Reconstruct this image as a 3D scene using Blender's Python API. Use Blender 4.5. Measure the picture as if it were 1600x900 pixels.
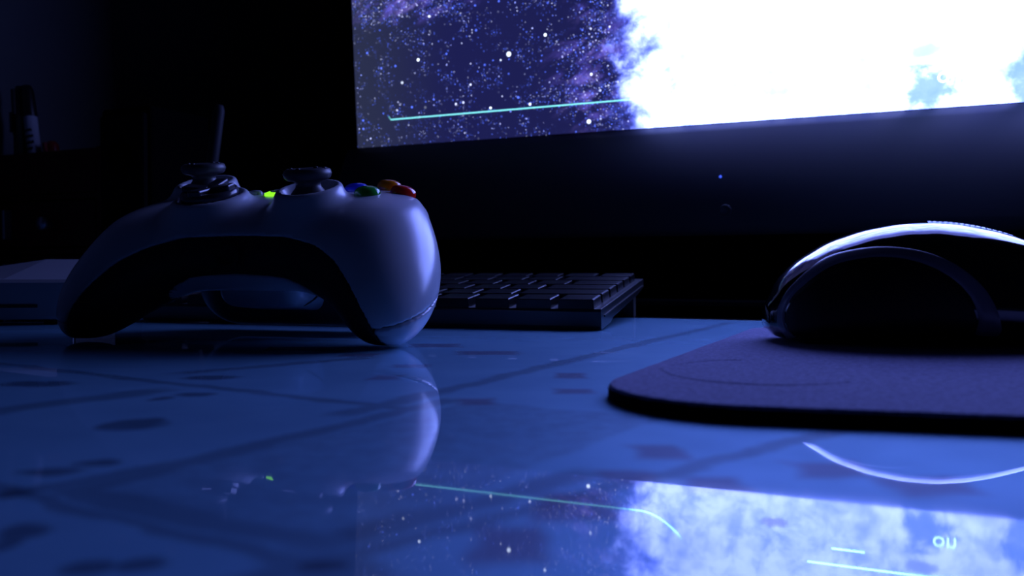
import bpy, bmesh, math, random
import numpy as np
from mathutils import Vector, Matrix

scene = bpy.context.scene
for o in list(bpy.data.objects):
    bpy.data.objects.remove(o, do_unlink=True)
C = scene.collection
R = math.radians

# ------------------------------------------------------------------ camera
F_PX, CAM_H, HORIZON = 1350.0, 0.025, 423.0
cam_d = bpy.data.cameras.new('camera')
cam = bpy.data.objects.new('camera', cam_d)
C.objects.link(cam)
cam_d.sensor_width = 36.0
cam_d.lens = F_PX / 1600.0 * 36.0
cam_d.clip_start = 0.002
cam_d.clip_end = 20
cam.location = (0, 0, CAM_H)
cam.rotation_euler = (R(90) - math.atan((450 - HORIZON) / F_PX), 0, 0)
cam_d.dof.use_dof = True
cam_d.dof.focus_distance = 0.31
cam_d.dof.aperture_fstop = 22
scene.camera = cam

# ------------------------------------------------------------------ world / exposure
w = bpy.data.worlds.new('night_room')
scene.world = w
w.use_nodes = True
w.node_tree.nodes['Background'].inputs[0].default_value = (0.25, 0.35, 1.0, 1)
w.node_tree.nodes['Background'].inputs[1].default_value = 0.0015
vs = scene.view_settings
vs.view_transform = 'Standard'
vs.look = 'None'
vs.gamma = 1
vs.exposure = 0.25
vs.use_curve_mapping = False
SCREEN_GAIN = 1.15         # the monitor is the only lamp in the place

# table frame: u runs along the desk (to the right and nearer), v towards the monitor
YAW = R(24.2)
UX, UY = math.cos(YAW), -math.sin(YAW)
VX, VY = math.sin(YAW), math.cos(YAW)
def uv(u, v, z=0.0):
    return (u * UX + v * VX, u * UY + v * VY, z)
def ground(px, py, z=0.0):
    Y = F_PX * (CAM_H - z) / (py - HORIZON)
    return ((px - 800) / F_PX * Y, Y)

# ------------------------------------------------------------------ helpers
def mesh_obj(name, verts, faces, mat=None, parent=None, smooth=False, loc=None, rot=None):
    me = bpy.data.meshes.new(name)
    me.from_pydata([tuple(v) for v in verts], [], [tuple(f) for f in faces])
    me.update()
    return link(name, me, mat, parent, smooth, loc, rot)

def link(name, me, mat=None, parent=None, smooth=False, loc=None, rot=None):
    o = bpy.data.objects.new(name, me)
    C.objects.link(o)
    if mat and not me.materials:
        me.materials.append(mat)
    if smooth:
        me.polygons.foreach_set('use_smooth', [True] * len(me.polygons))
    if parent:
        o.parent = parent
    if loc:
        o.location = loc
    if rot:
        o.rotation_euler = rot
    return o

def empty(name, loc=(0, 0, 0), rot=(0, 0, 0)):
    o = bpy.data.objects.new(name, None)
    o.empty_display_size = 0.01
    C.objects.link(o)
    o.location = loc
    o.rotation_euler = rot
    return o

def tag(o, label=None, cat=None, group=None, kind=None):
    if label: o['label'] = label
    if cat: o['category'] = cat
    if group: o['group'] = group
    if kind: o['kind'] = kind
    return o

def bm_obj(name, bm, mat=None, parent=None, smooth=False, loc=None, rot=None):
    me = bpy.data.meshes.new(name)
    bmesh.ops.recalc_face_normals(bm, faces=bm.faces)
    bm.to_mesh(me)
    bm.free()
    return link(name, me, mat, parent, smooth, loc, rot)

def box_bm(x0, x1, y0, y1, z0, z1, bevel=0.0, seg=2):
    bm = bmesh.new()
    bmesh.ops.create_cube(bm, size=1)
    for v in bm.verts:
        v.co = Vector(((x0 + x1) / 2 + v.co.x * (x1 - x0), (y0 + y1) / 2 + v.co.y * (y1 - y0), (z0 + z1) / 2 + v.co.z * (z1 - z0)))
    if bevel:
        bmesh.ops.bevel(bm, geom=bm.edges[:], offset=bevel, segments=seg, profile=0.5, affect='EDGES')
    return bm

def box(name, x0, x1, y0, y1, z0, z1, mat, parent=None, bevel=0.0, seg=2, **k):
    return bm_obj(name, box_bm(x0, x1, y0, y1, z0, z1, bevel, seg), mat, parent, smooth=False, **k)

def lathe(name, prof, mat, parent=None, n=40, loc=None, rot=None, smooth=True):
    """prof: list of (r, z)."""
    verts, faces = [], []
    rings = []
    for r, z in prof:
        if r < 1e-7:
            rings.append([len(verts)]); verts.append((0, 0, z))
        else:
            ids = []
            for i in range(n):
                a = 2 * math.pi * i / n
                ids.append(len(verts)); verts.append((r * math.cos(a), r * math.sin(a), z))
            rings.append(ids)
    for A, B in zip(rings, rings[1:]):
        for i in range(n):
            j = (i + 1) % n
            if len(A) == 1 and len(B) == 1: continue
            if len(A) == 1: faces.append((A[0], B[i], B[j]))
            elif len(B) == 1: faces.append((A[i], A[j], B[0]))
            else: faces.append((A[i], A[j], B[j], B[i]))
    if len(rings[0]) > 1: faces.append(tuple(reversed(rings[0])))
    if len(rings[-1]) > 1: faces.append(tuple(rings[-1]))
    o = mesh_obj(name, verts, faces, mat, parent, smooth, loc, rot)
    return o

def extrude_profile(name, prof, x0, x1, mat, parent=None, bevel=0.0, **k):
    """prof in (y, z), extruded along x."""
    bm = bmesh.new()
    a = [bm.verts.new((x0, y, z)) for y, z in prof]
    b = [bm.verts.new((x1, y, z)) for y, z in prof]
    n = len(prof)
    bm.faces.new(a); bm.faces.new(list(reversed(b)))
    for i in range(n):
        j = (i + 1) % n
        bm.faces.new((a[i], b[i], b[j], a[j]))
    if bevel:
        bmesh.ops.recalc_face_normals(bm, faces=bm.faces)
        bmesh.ops.bevel(bm, geom=bm.edges[:], offset=bevel, segments=3, profile=0.5, affect='EDGES')
    return bm_obj(name, bm, mat, parent, **k)

# ------------------------------------------------------------------ materials
def mat(name, col, rough=0.5, spec=0.5, metal=0.0, coat=0.0, noise=0.0, nscale=200.0, bump=0.0, bscale=800.0, trans=0.0, sss=0.0, emis=None, estr=0.0):
    m = bpy.data.materials.new(name)
    m.use_nodes = True
    nt = m.node_tree
    b = nt.nodes['Principled BSDF']
    b.inputs['Base Color'].default_value = (*col, 1)
    b.inputs['Roughness'].default_value = rough
    b.inputs['Specular IOR Level'].default_value = spec
    b.inputs['Metallic'].default_value = metal
    b.inputs['Coat Weight'].default_value = coat
    b.inputs['Coat Roughness'].default_value = 0.05
    b.inputs['Transmission Weight'].default_value = trans
    if sss:
        b.inputs['Subsurface Weight'].default_value = sss
        b.inputs['Subsurface Radius'].default_value = (0.004, 0.004, 0.004)
        b.inputs['Subsurface Scale'].default_value = 1.0
    if emis:
        b.inputs['Emission Color'].default_value = (*emis, 1)
        b.inputs['Emission Strength'].default_value = estr
    tc = nt.nodes.new('ShaderNodeTexCoord')
    if noise:
        n = nt.nodes.new('ShaderNodeTexNoise')
        n.inputs['Scale'].default_value = nscale
        n.inputs['Detail'].default_value = 4
        nt.links.new(tc.outputs['Object'], n.inputs['Vector'])
        r = nt.nodes.new('ShaderNodeMapRange')
        r.inputs['To Min'].default_value = 1 - noise
        r.inputs['To Max'].default_value = 1 + noise
        nt.links.new(n.outputs['Fac'], r.inputs['Value'])
        mx = nt.nodes.new('ShaderNodeVectorMath'); mx.operation = 'SCALE'
        mx.inputs[0].default_value = col
        nt.links.new(r.outputs[0], mx.inputs['Scale'])
        nt.links.new(mx.outputs[0], b.inputs['Base Color'])
    if bump:
        n2 = nt.nodes.new('ShaderNodeTexNoise')
        n2.inputs['Scale'].default_value = bscale
        n2.inputs['Detail'].default_value = 3
        nt.links.new(tc.outputs['Object'], n2.inputs['Vector'])
        bp = nt.nodes.new('ShaderNodeBump')
        bp.inputs['Strength'].default_value = bump
        bp.inputs['Distance'].default_value = 0.0005
        nt.links.new(n2.outputs['Fac'], bp.inputs['Height'])
        nt.links.new(bp.outputs[0], b.inputs['Normal'])
    return m

class NB:
    """tiny expression builder on a node tree"""
    def __init__(self, nt): self.nt = nt
    def m(self, op, a, b=None, c=None, clamp=False):
        n = self.nt.nodes.new('ShaderNodeMath'); n.operation = op; n.use_clamp = clamp
        for i, x in enumerate((a, b, c)):
            if x is None: continue
            if isinstance(x, (int, float)): n.inputs[i].default_value = x
            else: self.nt.links.new(x, n.inputs[i])
        return n.outputs[0]
    def add(self, a, b): return self.m('ADD', a, b)
    def sub(self, a, b): return self.m('SUBTRACT', a, b)
    def mul(self, a, b): return self.m('MULTIPLY', a, b)
    def step(self, x, e0, e1, t0=0.0, t1=1.0):
        n = self.nt.nodes.new('ShaderNodeMapRange'); n.interpolation_type = 'SMOOTHSTEP'
        for k, v in (('Value', x), ('From Min', e0), ('From Max', e1), ('To Min', t0), ('To Max', t1)):
            if isinstance(v, (int, float)): n.inputs[k].default_value = v
            else: self.nt.links.new(v, n.inputs[k])
        return n.outputs[0]
    def noise(self, vec, scale, detail=4, rough=0.55, dist=0.0, color=False):
        n = self.nt.nodes.new('ShaderNodeTexNoise')
        n.inputs['Scale'].default_value = scale; n.inputs['Detail'].default_value = detail
        n.inputs['Roughness'].default_value = rough; n.inputs['Distortion'].default_value = dist
        self.nt.links.new(vec, n.inputs['Vector'])
        return n.outputs['Color' if color else 'Fac']
    def combine(self, x, y, z=0.0):
        n = self.nt.nodes.new('ShaderNodeCombineXYZ')
        for i, v in enumerate((x, y, z)):
            if isinstance(v, (int, float)): n.inputs[i].default_value = v
            else: self.nt.links.new(v, n.inputs[i])
        return n.outputs[0]
    def sep(self, v):
        n = self.nt.nodes.new('ShaderNodeSeparateXYZ'); self.nt.links.new(v, n.inputs[0]); return n.outputs
    def mix(self, f, a, b):
        n = self.nt.nodes.new('ShaderNodeMix'); n.data_type = 'RGBA'; n.clamp_factor = True
        for i, x in ((0, f), (6, a), (7, b)):
            if isinstance(x, (int, float)): n.inputs[i].default_value = x
            elif isinstance(x, tuple): n.inputs[i].default_value = (*x, 1)
            else: self.nt.links.new(x, n.inputs[i])
        return n.outputs[2]
    def vadd(self, a, b):
        n = self.nt.nodes.new('ShaderNodeVectorMath'); n.operation = 'ADD'
        self.nt.links.new(a, n.inputs[0]); self.nt.links.new(b, n.inputs[1]); return n.outputs[0]
    def vscale(self, a, s):
        n = self.nt.nodes.new('ShaderNodeVectorMath'); n.operation = 'SCALE'
        if isinstance(a, tuple): n.inputs[0].default_value = a
        else: self.nt.links.new(a, n.inputs[0])
        if isinstance(s, (int, float)): n.inputs['Scale'].default_value = s
        else: self.nt.links.new(s, n.inputs['Scale'])
        return n.outputs[0]

M = {}
M['white'] = mat('white_plastic', (0.62, 0.65, 0.70), 0.24, 0.8, bump=0.03, bscale=2500)
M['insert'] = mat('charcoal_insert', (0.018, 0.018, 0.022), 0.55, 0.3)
M['stick'] = mat('grey_rubber', (0.06, 0.06, 0.07), 0.42, 0.5)
M['dpad'] = mat('dark_gloss_plastic', (0.05, 0.05, 0.06), 0.18, 0.5)
M['silver'] = mat('silver_plastic', (0.55, 0.55, 0.58), 0.2, 0.6, metal=0.7)
M['housing'] = mat('shaded_white_plastic', (0.07, 0.07, 0.08), 0.45, 0.4)  # white rear shell of the controller, its shade put into the colour
M['grey'] = mat('light_grey_plastic', (0.30, 0.31, 0.34), 0.35)
for n_, c_ in (('green', (0.03, 0.42, 0.05)), ('red', (0.95, 0.03, 0.015)), ('blue', (0.02, 0.06, 0.95)), ('orange', (1.0, 0.30, 0.01))):
    M[n_] = mat(n_ + '_gel', c_, 0.08, 0.5, coat=0.6, sss=0.25)
M['led_on'] = mat('lit_green_led', (0.2, 0.8, 0.05), 0.3, emis=(0.28, 1.0, 0.02), estr=1.0)
M['led_off'] = mat('unlit_led', (0.05, 0.09, 0.05), 0.2)
M['keycase'] = mat('keyboard_case', (0.018, 0.018, 0.02), 0.3, 0.5, coat=0.2)
M['key'] = mat('keycap', (0.007, 0.007, 0.008), 0.26, 0.4, bump=0.08, bscale=3000)
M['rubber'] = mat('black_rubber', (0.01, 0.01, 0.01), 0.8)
M['mouse'] = mat('mouse_gloss', (0.006, 0.006, 0.008), 0.07, 0.7, coat=1.0)
M['mouse_side'] = mat('mouse_side_rubber', (0.006, 0.006, 0.008), 0.5, 0.25)
M['mouse_band'] = mat('mouse_trim', (0.16, 0.16, 0.19), 0.25, 0.6)
M['strip'] = mat('mouse_strip', (0.25, 0.33, 0.36), 0.2, 0.6, metal=0.6, bump=0.4, bscale=1800)
M['bezel'] = mat('monitor_bezel', (0.10, 0.10, 0.115), 0.5, 0.25, bump=0.03)
M['bezel_dark'] = mat('monitor_back', (0.004, 0.004, 0.005), 0.9, 0.02)
M['badge'] = mat('bezel_badge', (0.085, 0.085, 0.10), 0.45)
M['blue_led'] = mat('blue_power_led', (0.05, 0.1, 0.6), 0.3, emis=(0.05, 0.12, 1.0), estr=0.9)
M['router'] = mat('router_plastic', (0.26, 0.27, 0.29), 0.6, 0.2)
M['antenna'] = mat('antenna_plastic', (0.02, 0.02, 0.024), 0.6, 0.2)
M['speaker'] = mat('speaker_cabinet', (0.002, 0.002, 0.003), 0.9, 0.02)
M['speaker_cloth'] = mat('speaker_cloth', (0.004, 0.004, 0.005), 0.9, 0.1, bump=0.4, bscale=1500)
M['chest'] = mat('dark_red_wood', (0.09, 0.007, 0.007), 0.5, 0.2, noise=0.5, nscale=40)
M['knob'] = mat('steel_handle', (0.45, 0.45, 0.48), 0.35, metal=0.8)
M['pen_white'] = mat('marker_barrel', (0.42, 0.43, 0.48), 0.4)
M['pen_black'] = mat('black_pen', (0.012, 0.012, 0.014), 0.3)
M['pen_green'] = mat('dark_green_pen', (0.02, 0.035, 0.03), 0.4)
M['pen_red'] = mat('red_pen', (0.30, 0.02, 0.02), 0.35)
M['desk'] = mat('dark_desk', (0.010, 0.009, 0.009), 0.6, 0.2, noise=0.3, nscale=30)
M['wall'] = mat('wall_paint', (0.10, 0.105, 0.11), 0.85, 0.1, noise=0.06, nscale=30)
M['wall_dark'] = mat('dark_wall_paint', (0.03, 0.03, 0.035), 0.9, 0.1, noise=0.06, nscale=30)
M['floor'] = mat('dark_floor', (0.04, 0.03, 0.025), 0.6, 0.2, noise=0.3, nscale=8)
M['edge'] = mat('glass_edge', (0.10, 0.22, 0.24), 0.15, 0.5)

# ---- mouse pad cloth
def pad_material():
    m = bpy.data.materials.new('mouse_pad_cloth'); m.use_nodes = True
    nt = m.node_tree; nb = NB(nt); b = nt.nodes['Principled BSDF']
    tc = nt.nodes.new('ShaderNodeTexCoord'); P = tc.outputs['Object']
    n = nb.noise(P, 900, 3, 0.7); n2 = nb.noise(P, 2600, 2, 0.6)
    col = nb.mix(nb.step(n, 0.3, 0.7), (0.23, 0.23, 0.38), (0.40, 0.39, 0.62))
    nt.links.new(col, b.inputs['Base Color'])
    b.inputs['Roughness'].default_value = 0.95; b.inputs['Specular IOR Level'].default_value = 0.1
    b.inputs['Sheen Weight'].default_value = 0.15
    bp = nt.nodes.new('ShaderNodeBump'); bp.inputs['Strength'].default_value = 0.5; bp.inputs['Distance'].default_value = 0.0004
    nt.links.new(nb.add(n, n2), bp.inputs['Height']); nt.links.new(bp.outputs[0], b.inputs['Normal'])
    return m
M['pad'] = pad_material()
M['pad_edge'] = mat('pad_foam_edge', (0.008, 0.008, 0.010), 0.95, 0.1, bump=0.6, bscale=1500)

# ---- glass over printed cloth
def table_material():
    m = bpy.data.materials.new('glass_over_printed_cloth'); m.use_nodes = True
    nt = m.node_tree; nb = NB(nt); b = nt.nodes['Principled BSDF']
    tc = nt.nodes.new('ShaderNodeTexCoord'); P = tc.outputs['Object']
    wob = nb.vscale(nb.vadd(nb.noise(P, 90, 3, color=True), nb.combine(-0.5, -0.5, -0.5)), 0.006)
    Pw = nb.vadd(P, wob)
    s = nb.sep(Pw); x, y = s[0], s[1]
    def seg(p, q, wd, soft, ext=(0.0, 0.0)):
        (ax, ay), (bx, by) = ground(*p), ground(*q)
        ex0, ex1 = ext
        L = math.hypot(bx - ax, by - ay); dx, dy = (bx - ax) / L, (by - ay) / L
        ax -= dx * ex0; ay -= dy * ex0; L += ex0 + ex1
        d = nb.m('ABSOLUTE', nb.m('MULTIPLY_ADD', x, -dy, nb.m('MULTIPLY_ADD', y, dx, ax * dy - ay * dx)))
        t = nb.m('MULTIPLY_ADD', x, dx, nb.m('MULTIPLY_ADD', y, dy, -(ax * dx + ay * dy)))
        t = nb.m('ABSOLUTE', nb.sub(t, L / 2))
        return nb.mul(nb.step(d, wd, wd + soft, 1, 0), nb.step(t, L / 2, L / 2 + soft * 2, 1, 0))
    def blob(px, py, wpx, hpx):
        cx, cy = ground(px, py)
        rx = wpx / F_PX * cy; ry = hpx * cy * cy / (F_PX * CAM_H)
        ex = nb.m('MULTIPLY', nb.sub(x, cx), 1 / rx); ey = nb.m('MULTIPLY', nb.sub(y, cy), 1 / ry)
        d = nb.m('MULTIPLY_ADD', ex, ex, nb.mul(ey, ey))
        return nb.step(d, 0.3, 1.8, 1, 0)
    def quad(px, py, wpx, hpx):
        cx, cy = ground(px, py)
        rx = wpx / F_PX * cy; ry = hpx * cy * cy / (F_PX * CAM_H)
        a = nb.m('MULTIPLY', nb.m('ABSOLUTE', nb.sub(x, cx)), 1 / rx); c = nb.m('MULTIPLY', nb.m('ABSOLUTE', nb.sub(y, cy)), 1 / ry)
        return nb.step(nb.m('MAXIMUM', a, c), 0.55, 1.3, 1, 0)
    def union(l):
        r = l[0]
        for k in l[1:]: r = nb.m('MAXIMUM', r, k)
        return r
    lines = union([seg((114, 767), (700, 626), 0.0012, 0.0022), seg((114, 767), (490, 854), 0.0012, 0.0022),
                   seg((490, 854), (900, 745), 0.001, 0.003),
                   seg((20, 770), (480, 887), 0.0006, 0.0014, (0.02, 0.25)), seg((20, 772), (240, 730), 0.0006, 0.002),
                   seg((480, 887), (760, 815), 0.0008, 0.002, (0.25, 0.10)), seg((490, 885), (540, 905), 0.002, 0.003),
                   seg((224, 594), (520, 627), 0.001, 0.002, (0.1, 0.02)), seg((0, 642), (230, 612), 0.002, 0.004, (0.3, 0.0)),
                   seg((682, 613), (880, 566), 0.001, 0.003, (0.03, 0.2)), seg((300, 582), (560, 560), 0.001, 0.004)])
    dark = union([blob(205, 665, 48, 9), blob(178, 667, 26, 6), blob(235, 660, 22, 6), blob(150, 725, 28, 6), blob(75, 738, 42, 7),
                  blob(30, 830, 34, 13), blob(5, 850, 22, 12), blob(130, 893, 42, 12), blob(215, 888, 46, 11), blob(250, 623, 17, 3),
                  blob(305, 617, 30, 3), blob(15, 772, 26, 7), blob(500, 888, 34, 9), blob(60, 600, 60, 5), blob(330, 590, 40, 3)])
    reds = union([quad(803, 852, 58, 32), quad(905, 795, 66, 22), quad(742, 628, 30, 6), quad(602, 590, 26, 4), quad(890, 587, 24, 4),
                  quad(895, 612, 28, 4), quad(1030, 708, 42, 12), quad(975, 745, 46, 9), quad(1080, 650, 40, 6), quad(1300, 735, 60, 14),
                  quad(680, 540, 40, 3), quad(760, 552, 50, 3), quad(640, 572, 26, 3), quad(1120, 760, 50, 12), quad(1450, 760, 70, 14),
                  quad(560, 555, 30, 3), quad(480, 545, 60, 3)])
    # woven square between the thick lines
    (ax, ay), (bx, by), (dx_, dy_) = ground(114, 767), ground(490, 854), ground(700, 626)
    La = math.hypot(bx - ax, by - ay); Ld = math.hypot(dx_ - ax, dy_ - ay)
    e1 = ((bx - ax) / La, (by - ay) / La); e2 = ((dx_ - ax) / Ld, (dy_ - ay) / Ld)
    t1 = nb.m('MULTIPLY_ADD', x, e1[0], nb.m('MULTIPLY_ADD', y, e1[1], -(ax * e1[0] + ay * e1[1])))
    t2 = nb.m('MULTIPLY_ADD', x, e2[0], nb.m('MULTIPLY_ADD', y, e2[1], -(ax * e2[0] + ay * e2[1])))
    inside = nb.mul(nb.mul(nb.step(t1, 0, 0.002), nb.step(t1, La, La + 0.002, 1, 0)), nb.mul(nb.step(t2, 0, 0.002), nb.step(t2, Ld, Ld + 0.002, 1, 0)))
    big = nb.noise(P, 22, 3, 0.6)
    fine = nb.noise(P, 240, 3, 0.7)
    base = nb.mix(nb.step(big, 0.35, 0.7), TABLE_A, TABLE_B)
    base = nb.mix(nb.mul(inside, nb.step(fine, 0.3, 0.7, 0.10, 0.32)), base, (0.05, 0.09, 0.16))
    base = nb.mix(nb.mul(lines, 0.42), base, (0.02, 0.035, 0.09))
    base = nb.mix(nb.mul(dark, 0.62), base, (0.015, 0.03, 0.10))
    base = nb.mix(nb.mul(reds, 0.55), base, (0.16, 0.05, 0.14))
    # dust specks on the glass
    v = nt.nodes.new('ShaderNodeTexVoronoi'); v.inputs['Scale'].default_value = 330
    nt.links.new(P, v.inputs['Vector'])
    vr = nb.sep(v.outputs['Color'])
    speck = nb.mul(nb.step(v.outputs['Distance'], 0.05, 0.13, 1, 0), nb.step(vr[0], 0.90, 0.98))
    base = nb.mix(nb.mul(speck, 0.7), base, (0.75, 0.78, 0.82))
    nt.links.new(base, b.inputs['Base Color'])
    smear = nb.noise(P, 35, 5, 0.65, 0.4)
    # satin cloth scattering forward under a clear sheet of glass
    nt.links.new(nb.step(smear, 0.35, 0.8, 0.68, 0.74), b.inputs['Roughness'])
    b.inputs['Metallic'].default_value = 0.68
    b.inputs['Coat Weight'].default_value = 1.0
    b.inputs['Coat IOR'].default_value = 1.42
    nt.links.new(nb.step(smear, 0.35, 0.8, 0.008, 0.05), b.inputs['Coat Roughness'])
    return m
TABLE_A = (0.24, 0.57, 0.78)
TABLE_B = (0.29, 0.65, 0.86)
M['table'] = table_material()

# ---- what the monitor shows
def screen_material():
    m = bpy.data.materials.new('space_scene_on_screen'); m.use_nodes = True
    nt = m.node_tree; nb = NB(nt)
    for n in list(nt.nodes): nt.nodes.remove(n)
    out = nt.nodes.new('ShaderNodeOutputMaterial')
    em = nt.nodes.new('ShaderNodeEmission')
    gl = nt.nodes.new('ShaderNodeBsdfPrincipled')
    gl.inputs['Base Color'].default_value = (0.004, 0.004, 0.005, 1); gl.inputs['Roughness'].default_value = 0.35
    ad = nt.nodes.new('ShaderNodeAddShader')
    nt.links.new(em.outputs[0], ad.inputs[0]); nt.links.new(gl.outputs[0], ad.inputs[1]); nt.links.new(ad.outputs[0], out.inputs[0])
    tc = nt.nodes.new('ShaderNodeTexCoord'); P = tc.outputs['Object']
    q = nb.sep(P); s, t = q[0], q[2]
    S2 = nb.combine(s, t, 0.0)
    n1 = nb.noise(S2, 28, 6, 0.6); n2 = nb.noise(S2, 70, 6, 0.62, 0.3); n3 = nb.noise(S2, 12, 3, 0.5)
    # soft streaky clouds of the dark part
    stretched = nb.combine(nb.m('MULTIPLY_ADD', s, 0.8, nb.mul(t, -0.5)), nb.m('MULTIPLY_ADD', t, 1.6, nb.mul(s, -0.3)), 0.0)
    wisp = nb.noise(stretched, 60, 7, 0.68, 0.5)
    bg = nb.mix(nb.step(s, 0.0, 0.10), (0.018, 0.022, 0.054), (0.009, 0.010, 0.062))
    def region(cs, ct, rs, rt):
        a = nb.m('MULTIPLY', nb.sub(s, cs), 1 / rs); c = nb.m('MULTIPLY', nb.sub(t, ct), 1 / rt)
        return nb.step(nb.m('MULTIPLY_ADD', a, a, nb.mul(c, c)), 0.1, 1.3, 1, 0)
    wr = nb.m('MAXIMUM', nb.m('MAXIMUM', region(0.05, 0.118, 0.085, 0.024), region(0.222, 0.04, 0.055, 0.045)), nb.mul(region(0.215, 0.11, 0.03, 0.05), 0.7))
    wr = nb.m('MAXIMUM', wr, nb.mul(nb.step(t, 0.125, 0.2), 0.8))
    cl = nb.mul(wr, nb.step(wisp, 0.44, 0.85))
    bg = nb.mix(nb.mul(cl, 0.8), bg, (0.17, 0.13, 0.85))
    bg = nb.mix(nb.mul(cl, nb.step(n2, 0.48, 0.75)), bg, (0.55, 0.40, 1.1))
    # stars: two sizes of cells, each with its own random brightness and size
    def stars(scale, r0, lo, hi, seed, boost=None):
        v = nt.nodes.new('ShaderNodeTexVoronoi'); v.voronoi_dimensions = '2D'; v.inputs['Scale'].default_value = scale
        off = nb.vadd(S2, nb.combine(seed, seed * 1.7, 0.0)); nt.links.new(off, v.inputs['Vector'])
        c = nb.sep(v.outputs['Color'])
        rad = nb.m('MULTIPLY_ADD', c[1], r0, r0 * 0.45)
        on = nb.step(c[0], lo, hi)
        if boost is not None: on = nb.step(nb.add(c[0], boost), lo, hi)
        return nb.mul(nb.step(nb.m('DIVIDE', v.outputs['Distance'], rad), 0.45, 1.0, 1, 0), on), c[2]
    bst = nb.mul(wr, 0.35)
    clump = nb.step(nb.noise(S2, 55, 3, 0.6), 0.35, 0.7, -0.22, 0.30)
    bst = nb.add(bst, clump)
    sF, cF = stars(760, 0.17, 0.88, 1.0, 5.3, bst)
    sA, cA = stars(420, 0.15, 0.68, 1.0, 3.1, bst)
    sB, cB = stars(150, 0.115, 0.72, 1.0, 7.7, nb.mul(wr, 0.2))
    sC, cC = stars(46, 0.045, 0.78, 0.97, 1.3)
    def scol(c): return nb.mix(nb.step(c, 0.55, 0.95), (0.16, 0.30, 1.9), (1.3, 1.4, 2.2))
    bg = nb.mix(nb.mul(sF, 0.8), bg, scol(cF))
    bg = nb.mix(sA, bg, scol(cA))
    bg = nb.mix(sB, bg, scol(cB))
    bg = nb.mix(sC, bg, (1.6, 1.8, 2.4))
    for (cs, ct, rr) in ((0.1396, 0.0625, 0.0022), (0.2024, 0.0076, 0.0019), (0.1697, 0.0735, 0.0014), (0.0606, 0.066, 0.0014), (0.123, 0.0235, 0.0011), (0.072, 0.0985, 0.0010), (0.205, 0.0415, 0.0011)):
        d = nb.m('SQRT', nb.m('MULTIPLY_ADD', nb.sub(s, cs), nb.sub(s, cs), nb.mul(nb.sub(t, ct), nb.sub(t, ct))))
        bg = nb.mix(nb.step(d, rr * 0.35, rr, 1, 0), bg, (2.2, 2.6, 3.4))
    # the blazing nebula on the right
    edge = nb.add(s, nb.add(nb.m('MULTIPLY_ADD', n1, 0.075, -0.0375), nb.m('MULTIPLY_ADD', n2, 0.045, -0.0225)))
    edge = nb.add(edge, nb.step(t, 0.085, 0.13, 0.0, 0.014))
    halo = nb.step(edge, 0.214, 0.238)
    core = nb.step(edge, 0.222, 0.262)
    bg = nb.mix(nb.mul(halo, 0.5), bg, (0.14, 0.20, 1.3))
    cloud = nb.step(nb.add(nb.mul(n2, 0.55), nb.mul(n1, 0.55)), 0.40, 0.68)
    neb = nb.mix(cloud, (0.68, 0.98, 5.0), (1.75, 2.25, 7.0))
    neb = nb.mix(nb.step(n3, 0.5, 0.75, 0.0, 0.5), neb, (1.1, 1.4, 6.5))
    # a few deep blue openings low in the nebula
    def hole(cs, ct, rs, rt):
        a = nb.m('MULTIPLY', nb.sub(s, cs), 1 / rs); c = nb.m('MULTIPLY', nb.sub(t, ct), 1 / rt)
        d = nb.m('MULTIPLY_ADD', a, a, nb.mul(c, c))
        return nb.step(nb.add(d, nb.m('MULTIPLY_ADD', n2, 3.0, -1.5)), 0.2, 1.2, 1, 0)
    hl = nb.m('MAXIMUM', hole(0.4285, 0.014, 0.017, 0.016), hole(0.482, 0.013, 0.014, 0.017))
    neb = nb.mix(nb.mul(hl, 0.9), neb, (0.22, 0.42, 1.6))
    neb = nb.mix(nb.mul(hole(0.336, 0.0185, 0.010, 0.004), 0.9), neb, (0.62, 0.66, 0.8))
    neb = nb.mix(nb.mul(hole(0.425, 0.036, 0.012, 0.004), 0.85), neb, (0.55, 0.72, 1.3))
    neb = nb.mix(nb.mul(nb.mul(sB, hl), 0.8), neb, (1.4, 1.6, 2.5))
    # unseen top of the screen dimmed to violet so the light comes in lower
    high = nb.step(nb.add(t, nb.m('MULTIPLY_ADD', n1, 0.10, -0.05)), 0.175, 0.255, 0.0, 0.9)
    neb = nb.mix(high, neb, (0.16, 0.18, 0.9))
    col = nb.mix(core, bg, neb)
    # thin cyan interface lines
    def hline(s0, s1, t0, hw):
        return nb.mul(nb.step(nb.m('ABSOLUTE', nb.sub(t, t0)), hw * 0.4, hw * 0.8, 1, 0), nb.mul(nb.step(s, s0 - 0.0002, s0 + 0.0002), nb.step(s, s1 - 0.0002, s1 + 0.0002, 1, 0)))
    curve_t = nb.m('MULTIPLY_ADD', nb.m('POWER', nb.m('MAXIMUM', nb.sub(s, 0.241), 0.0), 2.0), 16.0, 0.0210)
    ln = nb.mul(nb.step(nb.m('ABSOLUTE', nb.sub(t, curve_t)), 0.0003, 0.0006, 1, 0), nb.mul(nb.step(s, 0.0326, 0.0329), nb.step(s, 0.268, 0.274, 1, 0)))
    hook = nb.mul(nb.step(nb.m('ABSOLUTE', nb.sub(nb.add(s, nb.mul(t, 0.7)), 0.0477)), 0.0002, 0.0006, 1, 0), nb.mul(nb.step(t, 0.0205, 0.021), nb.step(t, 0.0235, 0.024, 1, 0)))
    ln = nb.m('MAXIMUM', ln, nb.mul(hook, 0.6))
    ln2 = nb.m('MAXIMUM', hline(0.357, 0.56, 0.0415, 0.0008), hline(0.372, 0.392, 0.031, 0.0008))
    col = nb.mix(ln, col, nb.mix(core, (0.26, 0.95, 1.05), (3.0, 8.5, 11.0)))
    col = nb.mix(nb.mul(ln2, core), col, (3.5, 9.0, 11.0))
    nt.links.new(col, em.inputs['Color'])
    em.inputs['Strength'].default_value = SCREEN_GAIN
    return m
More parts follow.
